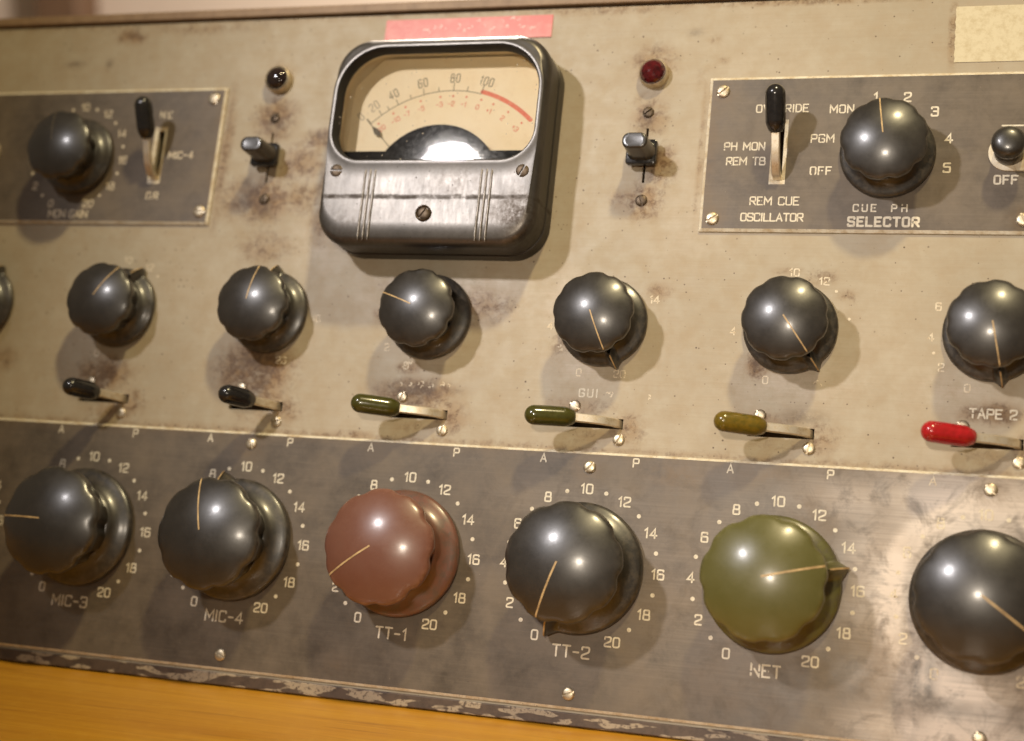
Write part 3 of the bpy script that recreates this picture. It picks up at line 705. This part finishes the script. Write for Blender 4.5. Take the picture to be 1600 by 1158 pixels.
def make_knob():
    root = empty('knob', parent=console)
    v = []; f = []
    for r, z in CAP:
        rr = cap_r(r, z, TH); v += [(a * math.cos(t), a * math.sin(t), z) for a, t in zip(rr, TH)]
    n = len(CAP)
    f = [(j * NA + i, j * NA + (i + 1) % NA, (j + 1) * NA + (i + 1) % NA, (j + 1) * NA + i) for j in range(n - 1) for i in range(NA)]
    f.append(tuple((n - 1) * NA + i for i in range(NA)))
    mesh_obj('cap', v, f, 'black', root)
    v = []
    for r, z in SKIRT:
        rb = np.interp(z, [0, 2.2, 3.4, 8.5], [24.3, 24.7, 24.6, 18.2]); w = beak(TH)
        rr = r + np.maximum(0, rb - r) * w
        zz = z + np.where(w > 0, 2.6 * w * np.clip((21.3 - r) / 6, 0, 1), 0)
        v += [(a * math.cos(t), a * math.sin(t), q) for a, t, q in zip(rr, TH, zz)]
    n = len(SKIRT)
    f = [(j * NA + i, j * NA + (i + 1) % NA, (j + 1) * NA + (i + 1) % NA, (j + 1) * NA + i) for j in range(n - 1) for i in range(NA)]
    mesh_obj('skirt', v, f, 'black', root)
    # index line over the dome and again on the beak
    pts = []
    for r, z in reversed(CAP[9:]):
        pts.append((float(cap_r(r, z, np.array([0.0]))[0]), z))
    pts = [p for p in pts if p[0] > 0.2]
    V = []; F = []
    w = 0.30
    def strip(P):
        b0 = len(V)
        for i, (r, z) in enumerate(P):
            a = P[max(i - 1, 0)]; c = P[min(i + 1, len(P) - 1)]; d = (c[0] - a[0], c[1] - a[1]); l = math.hypot(*d); nr, nz = -d[1] / l, d[0] / l
            if nz < 0 and nr < 0: nr, nz = -nr, -nz
            if nz < 0 or (nz == 0 and nr < 0): nr, nz = abs(nr), abs(nz)
            V.extend([(r + nr * .10, -w, z + nz * .10), (r + nr * .10, w, z + nz * .10)])
        for i in range(len(P) - 1): F.append((b0 + 2 * i, b0 + 2 * i + 2, b0 + 2 * i + 3, b0 + 2 * i + 1))
    strip(pts)
    strip([(19.3, 10.2), (20.9, 8.9), (22.25, 7.2), (23.35, 5.75), (24.2, 4.5), (24.65, 3.5)])
    mesh_obj('indicator_line', V, F, 'line', root, smooth=False)
    return root
knob0 = make_knob()
def recolor(k, mat):
    for c in k.children:
        if c.name.split('.')[0] in ('cap', 'skirt'):
            c.data = c.data.copy(); c.data.materials.clear(); c.data.materials.append(M[mat])
def place_knob(first, x, y, z, deg, sc=1.0, label=None, mat=None, hsc=None):
    k = knob0 if first else copy_tree(knob0, console)
    k.location = Vector((x, y, z)) * MM; k.rotation_euler = (0, 0, math.radians(deg)); k.scale = (sc, sc, hsc or sc)
    if label: k['label'] = label
    return k
big = [(0, 179, 'large black fluted knob marked MIC-3'), (1, 105.5, 'large black fluted knob marked MIC-4'), (2, -146.5, 'large brown fluted knob marked TT-1'), (3, -111, 'large black fluted knob marked TT-2'),
       (4, 15.5, 'large olive green fluted knob marked NET'), (5, -35, 'large black fluted knob at the lower right amid worn metal')]
kn = [place_knob(i == 0, colx(k), 0, PT, d, label=l) for i, (k, d, l) in enumerate(big)]
SM = 0.715
for k, d, l in [(-1, 60, 'small black knob cut off at the left edge'), (0, 61, 'small blurred black knob, first from the left, its beak pointing to 12'), (1, 84, 'small black knob left of the one under the meter'), (2, 159, 'small black knob right under the meter'),
                (3, -68.5, 'small black knob above the worn GUI lettering'), (4, -54.5, 'small black knob above the amber lever'), (5, -79, 'small black knob above the red lever')]:
    place_knob(False, colx(k), 83.5, 0, d, SM, l)
place_knob(False, 123.0, 143.2, PT, 98.5, SM, 'black selector knob on the right control plate')
mg = place_knob(False, -187.0, 143.8, PT, 102, SM, 'blurred black monitor gain knob on the left control plate')
for c in mg.children:
    if c.name.startswith('indicator_line'):
        c.data = c.data.copy(); c.data.materials.clear(); c.data.materials.append(M['line_dim'])
recolor(kn[2], 'brown'); recolor(kn[4], 'green')

# ------------------------------------------------------------------ lever switches
def frame_along(d):
    d = Vector(d).normalized(); up = Vector((0, 1, 0)); s = up.cross(d).normalized(); u = d.cross(s)
    return s, u, d
def make_lever(parent, x, y, z, rotz, thrown, mat, label, slant=0.0, short=0.0):
    """local: lever swings along +x out of a slot centred on the origin, z out of the panel"""
    root = empty('lever_switch', (x, y, z), rotz, parent); root['label'] = label
    if thrown: rear, tip, path = (4.3, 9.2), (17.5 - short, 15.2), [(-9.3, -8), (-9.3, -1.0), (-8.2, 2.8), (-4.8, 5.6), (-0.6, 7.4), (3.0, 8.8), (6.4, 10.2)]
    else: rear, tip, path = (-3.9, 11.2), (1.9, 21.2), [(-8.6, -8), (-8.6, -1), (-8.0, 2.5), (-6.8, 5.8), (-4.8, 9.6), (-2.8, 13.2)]
    # metal strip
    g = Geo(); loops = []
    for i, (a, b) in enumerate(path):
        p = path[max(i - 1, 0)]; q = path[min(i + 1, len(path) - 1)]; d = np.array((q[0] - p[0], q[1] - p[1])); d /= np.linalg.norm(d); nn = np.array((-d[1], d[0]))
        t = 0.95; w = 1.42; c = 0.25
        ring = [(-t, -w + c), (-t, w - c), (-t + c, w), (t - c, w), (t, w - c), (t, -w + c), (t - c, -w), (-t + c, -w)]
        loops.append([(a + nn[0] * u, v_, b + nn[1] * u) for u, v_ in ring])
    g.add(*loft(loops, True)); bm_o = g.obj('lever', ['nickel'], root, smooth=True, sharp=35)
    # grip
    ax = Vector((tip[0] - rear[0], slant, tip[1] - rear[1])); Ln = ax.length; s, u, d = frame_along(ax)
    R = 3.35
    prof = [(1.5, -.9), (2.0, -.8), (2.4, -0.3), (3.0, 1.2), (3.35, 2.4), (R, 3.4), (R + .05, Ln * .6)]
    for i in range(0, 9):
        a = i / 8 * math.pi / 2; prof.append((max(R * math.cos(a), .02), Ln - R * .55 + R * 1.0 * math.sin(a)))
    v, f = lathe(prof, 40)
    v = [tuple(Vector((rear[0], 0, rear[1])) + s * p[0] + u * p[1] + d * p[2]) for p in v]
    mesh_obj('handle', v, f, mat, root)
    return root
lv = [(0, False, 'h_black', 'short black lever switch at the far left'), (1, False, 'h_black', 'black lever switch second from the left, amid brown stains'), (2, True, 'h_olive', 'olive lever switch thrown left, under the meter'),
      (3, True, 'h_olive', 'olive lever switch thrown left, under the worn GUI lettering'), (4, True, 'h_amber', 'amber olive lever switch thrown left'), (5, True, 'h_red', 'red lever switch thrown left')]
for k, thr, m, l in lv:
    a, b = SLOTX[k]; make_lever(console, (a + b) / 2, SLOT_Y, 0, math.pi, thr, m, l, slant=-0.25 if k != 3 else 0.9)
make_lever(console, 87.2, 144.4, PT, math.pi / 2, True, 'h_black', 'black lever switch thrown up, by the override lettering', 0.1, 1.0)
make_lever(console, -152.2, 144.6, PT, math.pi / 2, True, 'h_black', 'blurred black lever switch thrown up on the left plate', 0.3, 1.0)

# ------------------------------------------------------------------ slide switches, lamps, buttons
def slide_switch(x, y, label):
    root = empty('slide_switch', (x, y, 0), 0, console); root['label'] = label
    g = Geo(); g.add(*loft([rrect(-2.2, 2.2, -3.8, 3.8, .4, .4, -1.5, 6, 2), rrect(-2.2, 2.2, -3.8, 3.8, .4, .4, 2.6, 6, 2)], True))
    g.obj('stem', ['rust'], root, smooth=False)
    g = Geo(); g.add(*bevel_box(-5.6, 5.2, -4.6, 4.4, 2.6, 4.6, 1.2, .5)); g.obj('flange', ['h_black'], root, sharp=40)
    L = [rrect(-4.9, 4.9, -3.4, 3.4, 2.7, 2.7, 4.4, 8, 3), rrect(-4.55, 4.55, -3.0, 3.0, 2.7, 2.7, 6.0, 8, 3), rrect(-4.4, 4.4, -2.85, 2.85, 2.6, 2.6, 14.6, 8, 3), rrect(-4.25, 4.25, -2.7, 2.7, 2.5, 2.5, 15.3, 8, 3),
         rrect(-3.8, 3.8, -2.3, 2.3, 2.1, 2.1, 15.6, 8, 3), rrect(-2.8, 2.8, -1.4, 1.4, 1.2, 1.2, 15.45, 8, 3)]
    g = Geo(); g.add(*loft(L, True)); g.obj('button', ['black'], root, sharp=45)
    screw(root, 0.0, 15.9, 0, 2.0, -.9, 'rust'); screw(root, 0.3, -16.4, 0, 2.1, .3, 'rust')
slide_switch(40.6, 143.6, 'black slide switch under the dark red lamp'); slide_switch(-104.4, 143.6, 'black slide switch left of the meter amid rust stains')
def lamp(x, y, jew, label):
    root = empty('pilot_lamp', (x, y, 0), 0, console); root['label'] = label
    v, f = lathe([(5.3, 0), (5.3, 1.0), (5.15, 2.4), (4.95, 3.1), (4.7, 3.25), (4.5, 3.1), (4.4, 2.0)], 48, False); mesh_obj('bezel', v, f, 'bezel', root, sharp=60)
    v, f = lathe([(4.5, 1.8), (4.5, 3.0), (4.3, 3.7), (3.7, 4.5), (2.7, 5.1), (1.4, 5.5), (.3, 5.6)], 14 if jew == 'jewel_red' else 40); mesh_obj('jewel', v, f, jew, root, smooth=jew != 'jewel_red')
lamp(41.6, 173.4, 'jewel_red', 'dark red jewel pilot lamp right of the meter'); lamp(-104.6, 174.4, 'jewel_dark', 'near black jewel pilot lamp left of the meter')

root = empty('push_button', (161.0, 143.3, PT), 0, console); root['label'] = 'small round black button above the OFF lettering at the right edge'
L = [rrect(-6.3, 30, -6.2, 6.2, 6.1, 6.1, -.2, 12, 4), rrect(-6.3, 30, -6.2, 6.2, 6.1, 6.1, .5, 12, 4), rrect(-6.0, 29.7, -5.9, 5.9, 5.8, 5.8, .7, 12, 4)]
g = Geo(); g.add(*loft(L, True)); g.obj('escutcheon', ['core'], root, sharp=40)
v, f = lathe([(4.6, .6), (4.6, 5.0), (4.35, 5.3), (4.35, 7.0), (5.0, 7.8), (5.35, 9.0), (5.3, 10.2), (4.9, 11.1), (4.0, 11.9), (2.6, 12.4), (1.2, 12.6), (.1, 12.65)], 48); mesh_obj('cap', v, f, 'black', root)
root = empty('jack_socket', (-230.6, 145.8, PT), 0, console); root['label'] = 'round socket cut off at the left edge'
v, f = lathe([(6.0, 0), (6.0, .8), (5.6, 1.4), (4.8, 1.4), (4.3, .9), (4.2, .2)], 40, False); mesh_obj('ring', v, f, 'bezel', root, sharp=50)
v, f = lathe([(4.25, .35), (.05, .3)], 40); mesh_obj('opening', v, f, 'dark', root)

# ------------------------------------------------------------------ the meter
meter = empty('meter', (0, 0, 0), 0, console); meter['label'] = 'square dark metal level meter with a cream dial'
NC, NE = 14, 10
bx = (-72.3, 9.5, 104.3, 182.2)
def ol(ins, z, rt=13.5, rb=12.5): return rrect(bx[0] + ins, bx[1] - ins, bx[2] + ins, bx[3] - ins, rt - ins, rb - ins, z, NC, NE)
wx = (-69.4, 6.4, 135.2, 177.6)
def wl(ins, z): return rrect(wx[0] + ins, wx[1] - ins, wx[2] + ins, wx[3] - ins, 16.5 - ins, 11.5 - ins, z, NC, NE)
def lerp(A, B, t, z): return [(a[0] + (b[0] - a[0]) * t, a[1] + (b[1] - a[1]) * t, z) for a, b in zip(A, B)]
inner = wl(-1.7, 20.6); outer = ol(2.9, 20.3)
loops = [ol(0.4, 0), ol(0.3, 6.0), ol(0.9, 6.3), ol(0.6, 6.6), ol(0.3, 15.6), ol(.45, 17.2), ol(.9, 18.5), ol(1.7, 19.5), outer]
loops += [lerp(outer, inner, t, 20.3 + .3 * t) for t in (.2, .4, .6, .8)] + [inner, wl(-1.0, 20.85), wl(-.3, 20.7), wl(.15, 20.1), wl(.45, 19.0), wl(.6, 17.9), wl(.6, 15.6), wl(-1.8, 15.6)]
v, f = loft(loops)
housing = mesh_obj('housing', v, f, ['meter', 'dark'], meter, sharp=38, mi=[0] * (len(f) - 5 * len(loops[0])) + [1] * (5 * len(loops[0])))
V = np.array(v); C = np.ones((len(v), 4)); C[:, 0] = blobs(V[:, 0], V[:, 1], [(3, 116, 8, 5, .9), (-60, 108, 10, 6, .4), (-20, 126, 12, 3, .4), (3, 108, 8, 5, .5)]); C[:, 1:3] = 0
at = housing.data.color_attributes.new('Stain', 'FLOAT_COLOR', 'POINT'); at.data.foreach_set('color', C.astype(np.float32).ravel())
# glass pane
pane = wl(.55, 17.9); g = Geo(); g.add(pane, [tuple(range(len(pane)))]); g.obj('glass', ['glass'], meter, smooth=False)
# dial card with clipped corners, backing wall
DZ = 8.2
v, f = loft([wl(-1.6, 15.5), wl(-1.6, 8.0), wl(-.6, 6.6)], True); mesh_obj('backing', v, f, 'paper', meter, sharp=50)
card = [(-68.6, 134.4), (6.0, 134.4), (6.0, 168), (-5, 178.4), (-58.5, 178.4), (-68.6, 168.0)]
g = Geo(); g.add(*loft([[(x, y, DZ - .6) for x, y in card], [(x, y, DZ) for x, y in card]], True)); g.obj('dial_card', ['paper'], meter, smooth=False)
DC = np.array((-30.4, 122.3)); DR = 43.4
def pol(deg, r): a = math.radians(90 - deg); return (DC[0] + r * math.cos(a), DC[1] + r * math.sin(a))
g = Geo(); stroke(g, [pol(a, DR) for a in np.linspace(-44, 14.9, 40)], .24, DZ + .05)
for a, l in ((-44, 2.6), (-37.4, 2.2), (-33, 1.6), (-28, 2.4), (-21, 1.6), (-14.3, 2.3), (-6.8, 1.7), (.6, 2.9), (7.6, 1.7), (14.9, 3.2)):
    stroke(g, [pol(a, DR + .1), pol(a, DR + l)], .24, DZ + .06)
g.obj('scale_arc', ['ink'], meter, smooth=False)
g = Geo(); gp = Geo()
for s, a, r in (('0', -45.5, 48.4), ('20', -38.2, 48.2), ('40', -28.2, 48.2), ('60', -14.2, 48.0), ('80', .8, 48.2), ('100', 15.4, 48.4)):
    x, y = pol(a, r); text(gp if a < -35 else g, s, x, y, 3.1, w=.29, z=DZ + .05, rot=-math.radians(a), stretch=.62)
g.obj('scale_numerals', ['ink'], meter, smooth=False); gp.obj('scale_numerals', ['ink_pale'], meter, smooth=False)
g = Geo(); A = [pol(a, DR + .85) for a in np.linspace(15.3, 44, 24)]; stroke(g, A, 1.6, DZ + .05)
g.obj('red_zone', ['ink_red'], meter, smooth=False)
g = Geo()
for s, a in (('20', -41.8), ('-10', -32.6), ('-7', -25.6), ('-5', -17.2), ('-3', -6.6), ('-2', .2), ('-1', 7.4), ('0', 15.6), ('+1', 22.6), ('2', 31.8), ('+3', 41.4)):
    x, y = pol(a + (0 if s != '20' else .6), 38.4 if s not in ('20',) else 39.0); text(g, s, x, y, 1.7, w=.25, z=DZ + .05, rot=-math.radians(a), stretch=.9)
    x, y = pol(a + .6, 41.3); dot(g, x, y, .42, DZ + .05)
g.obj('decibel_numerals', ['ink_red'], meter, smooth=False)
# needle with its spade, resting on zero
g = Geo(); stroke(g, [pol(-44.6, 24), pol(-44.4, 42.2), pol(-44.3, 45.2)], .26, DZ + 1.2)
sp_ = [pol(-44.4, 36.0), pol(-46.2, 38.2), pol(-46.0, 39.0), pol(-44.4, 41.6), pol(-42.8, 39.0), pol(-42.6, 38.2)]
g.add([(x, y, DZ + 1.3) for x, y in reversed(sp_)], [tuple(range(6))]); g.obj('needle', ['ink'], meter, smooth=False)
# black cover over the movement
cz = 12.8; R = 24.9; cc = (-31.7, 126.3)
top = [(cc[0] + R * math.cos(a), cc[1] + R * math.sin(a)) for a in np.linspace(math.asin(15.0 / R), math.pi - math.asin(15.0 / R), 40)]
out = [(-70.0, 133.5), (8.0, 133.5), (8.0, 141.3)] + top + [(-70.0, 141.3)]
g = Geo(); g.add(*loft([[(x, y, DZ) for x, y in out], [(x, y, cz - .3) for x, y in out], [(x, y - .15, cz) for x, y in out]], True)); g.obj('movement_cover', ['gloss_black'], meter, smooth=False)
# moulded ribs
for x in (-54.4, -52.55, -50.7, -10.9, -9.05, -7.2):
    v, f = lathe([(.62, -12.8), (.62, 12.8)], 14); g = Geo()
    lo = []
    for t in np.linspace(-1, 1, 15):
        r = .50 * math.sqrt(max(0.02, 1 - max(0, abs(t) * 13.2 - 12.4) ** 2 / .68)); lo.append([(x + r * math.cos(a), 119.0 + 13.2 * t, 20.3 + r * 1.25 * math.sin(a)) for a in np.linspace(-.5, math.pi + .5, 12)])
    g.add(*loft(lo, True, True)); g.obj('rib', ['ribmetal'], meter, sharp=60)
screw(meter, -65.9, 131.2, 20.25, 2.35, 1.55, 'rust', .8); screw(meter, 3.7, 131.0, 20.25, 2.35, -.45, 'rust', .8)
v, f = lathe([(2.9, 20.2), (2.9, 20.9), (2.6, 21.2), (2.3, 21.0), (2.25, 20.4)], 40, False); mesh_obj('screw_ring', [(a - 30.7, b + 115.6, c) for a, b, c in v], f, 'rust', meter, sharp=60)
screw(meter, -30.7, 115.6, 20.3, 2.2, -.6, 'rust', .8)

# ------------------------------------------------------------------ tapes stuck on the face
def placed(o, label, cat):
    o.matrix_world = ROOT; o['label'] = label; o['category'] = cat; return o
tape = empty('label_tape'); placed(tape, 'faded red embossed label tape stuck above the meter', 'label tape')
g = Geo(); g.add(*bevel_box(-63.4, 2.1, 189.0, 197.7, 0.02, .35, .2, .1)); g.obj('strip', ['tape'], tape, smooth=False)
remnants('embossing', tape, 'emboss', [(-47.5, 192.8), (-45.3, 192.4), (-41.5, 194.5), (-40.2, 192.6), (-33.0, 193.8), (-29.5, 193.5), (-25.2, 195.5), (-23.8, 193.0), (-20.3, 192.9), (-16.3, 195.0), (-15.0, 193.2), (-10.5, 195.6), (-9.5, 193.2), (-8.2, 192.6), (-4.6, 193.0), (-43.8, 193.4), (-30.8, 192.6), (-13.2, 196.0)], .42, 2.4, .38)
g = Geo(); V = []; n = 46
edge = [142.6 + .10 * math.sin(i * .7) + random.uniform(-.08, .08) for i in range(n + 1)]
ys = np.linspace(175.4, 195.2, n + 1)
lo = [[(edge[i], ys[i], 0.02), (236, ys[i], 0.02), (236, ys[i], .22), (edge[i], ys[i], .22)] for i in range(n + 1)]
g.add(*loft(lo, True, True)); mk = g.obj('masking_tape', ['masking'], None, smooth=False); placed(mk, 'blank yellowed masking tape stuck near the top right corner', 'masking tape')

# ------------------------------------------------------------------ surroundings
g = Geo(); g.add(*bevel_box(-900, 900, -520, 400, -35, -0.3, 12, 3)); tb = g.obj('table', ['table'], None, smooth=False)
tb['label'] = 'orange yellow varnished tabletop under the front edge of the console'; tb['category'] = 'table'
g = Geo(); g.add(*boxg(-3000, 3000, 900, 1000, -800, 2200)); wl_ = g.obj('wall', ['wall'], None, smooth=False); wl_['kind'] = 'structure'

# ------------------------------------------------------------------ camera (solved from the dial marks)
RM = np.array([[0.9473058, -0.10403916, 0.30296463], [0.03277454, 0.97230326, 0.23141348], [-0.31864956, -0.2092898, 0.92447836]])
CAM = np.array([169.16729804, 35.56033718, -492.28919624])     # x right, y down, z into the panel (mm)
flip = np.diag([1, -1, -1])
rx, dn, fw = (flip @ RM[i] for i in range(3))
rot = Matrix(((rx[0], -dn[0], -fw[0]), (rx[1], -dn[1], -fw[1]), (rx[2], -dn[2], -fw[2]))).to_4x4()
rot.translation = Vector(flip @ CAM) * MM
cd = bpy.data.cameras.new('camera'); cam = bpy.data.objects.new('camera', cd); coll.objects.link(cam)
cam.matrix_world = ROOT @ rot
cd.sensor_width = 36.0; cd.lens = 2402.456 / 1600 * 36.0
cd.shift_x = 0.0; cd.shift_y = -(579 - 533.5) / 1600
cd.clip_start = 0.01; cd.clip_end = 50
cd.dof.use_dof = True; cd.dof.focus_distance = 0.505; cd.dof.aperture_fstop = 6.2
scene.camera = cam

# wooden post on the wall: found where the sight line of the photo's dark upright meets the wall
def wall_x(px, py, y):
    d = ROOT.to_3x3() @ (rot.to_3x3() @ Vector(((px - 800) / 2402.456, -(py - 533.5) / 2402.456, -1)))
    o = cam.matrix_world.translation; t = (y - o.y) / d.y
    return (o + d * t)
a, b = wall_x(72, 8, .88), wall_x(139, 8, .88)
g = Geo(); g.add(*bevel_box(a.x * 1000, b.x * 1000, 860, 899, -800, 2200, 3, 2)); ps = g.obj('wooden_post', ['wood'], None, smooth=False)
ps['label'] = 'blurred dark brown wooden upright against the pale wall behind the console'; ps['category'] = 'post'

# ------------------------------------------------------------------ light: three lamps of the room and an added fill for the wall
def lamp_at(name, pos, energy, colr, radius, aim=None, cone=60):
    l = bpy.data.lights.new(name, 'SPOT' if aim else 'POINT'); l.energy = energy; l.color = colr; l.shadow_soft_size = radius * MM
    o = bpy.data.objects.new(name, l); coll.objects.link(o)
    P = ROOT @ (Vector(pos) * MM)
    if aim:
        l.spot_size = math.radians(cone); l.spot_blend = 1.0
        o.rotation_euler = (ROOT @ (Vector(aim) * MM) - P).to_track_quat('-Z', 'Y').to_euler()
    o.location = P; return o
lamp_at('spot_left', (-280, 354, 650), 15.6, (0.97, 0.92, 0.92), 19, (105, 120, 0), 52)
lamp_at('ceiling_spot', (330, 1030, 700), 42.0, (1.0, 0.82, 0.46), 40, (-15, 165, 0), 40)
lamp_at('lamp_behind_camera', (115, 45, 640), 7.4, (1.0, 0.86, 0.69), 16, (120, 0, 0), 58)
lamp_at('wall_fill_light', (-180, 600, -260), 19.0, (1.0, 0.86, 0.72), 60)  # unseen point light, added behind the console to brighten the wall

w = bpy.data.worlds.new('World'); scene.world = w; w.use_nodes = True
bg = w.node_tree.nodes['Background']; bg.inputs[0].default_value = (1.0, 0.78, 0.55, 1); bg.inputs[1].default_value = 0.15

scene.view_settings.view_transform = 'Standard'; scene.view_settings.look = 'None'
scene.view_settings.exposure = 0.0; scene.view_settings.gamma = 1.0; scene.view_settings.use_curve_mapping = False
scene.cycles.max_bounces = 8; scene.cycles.transparent_max_bounces = 8
scene.cycles.use_denoising = True
scene.cycles.sample_clamp_indirect = 4.0
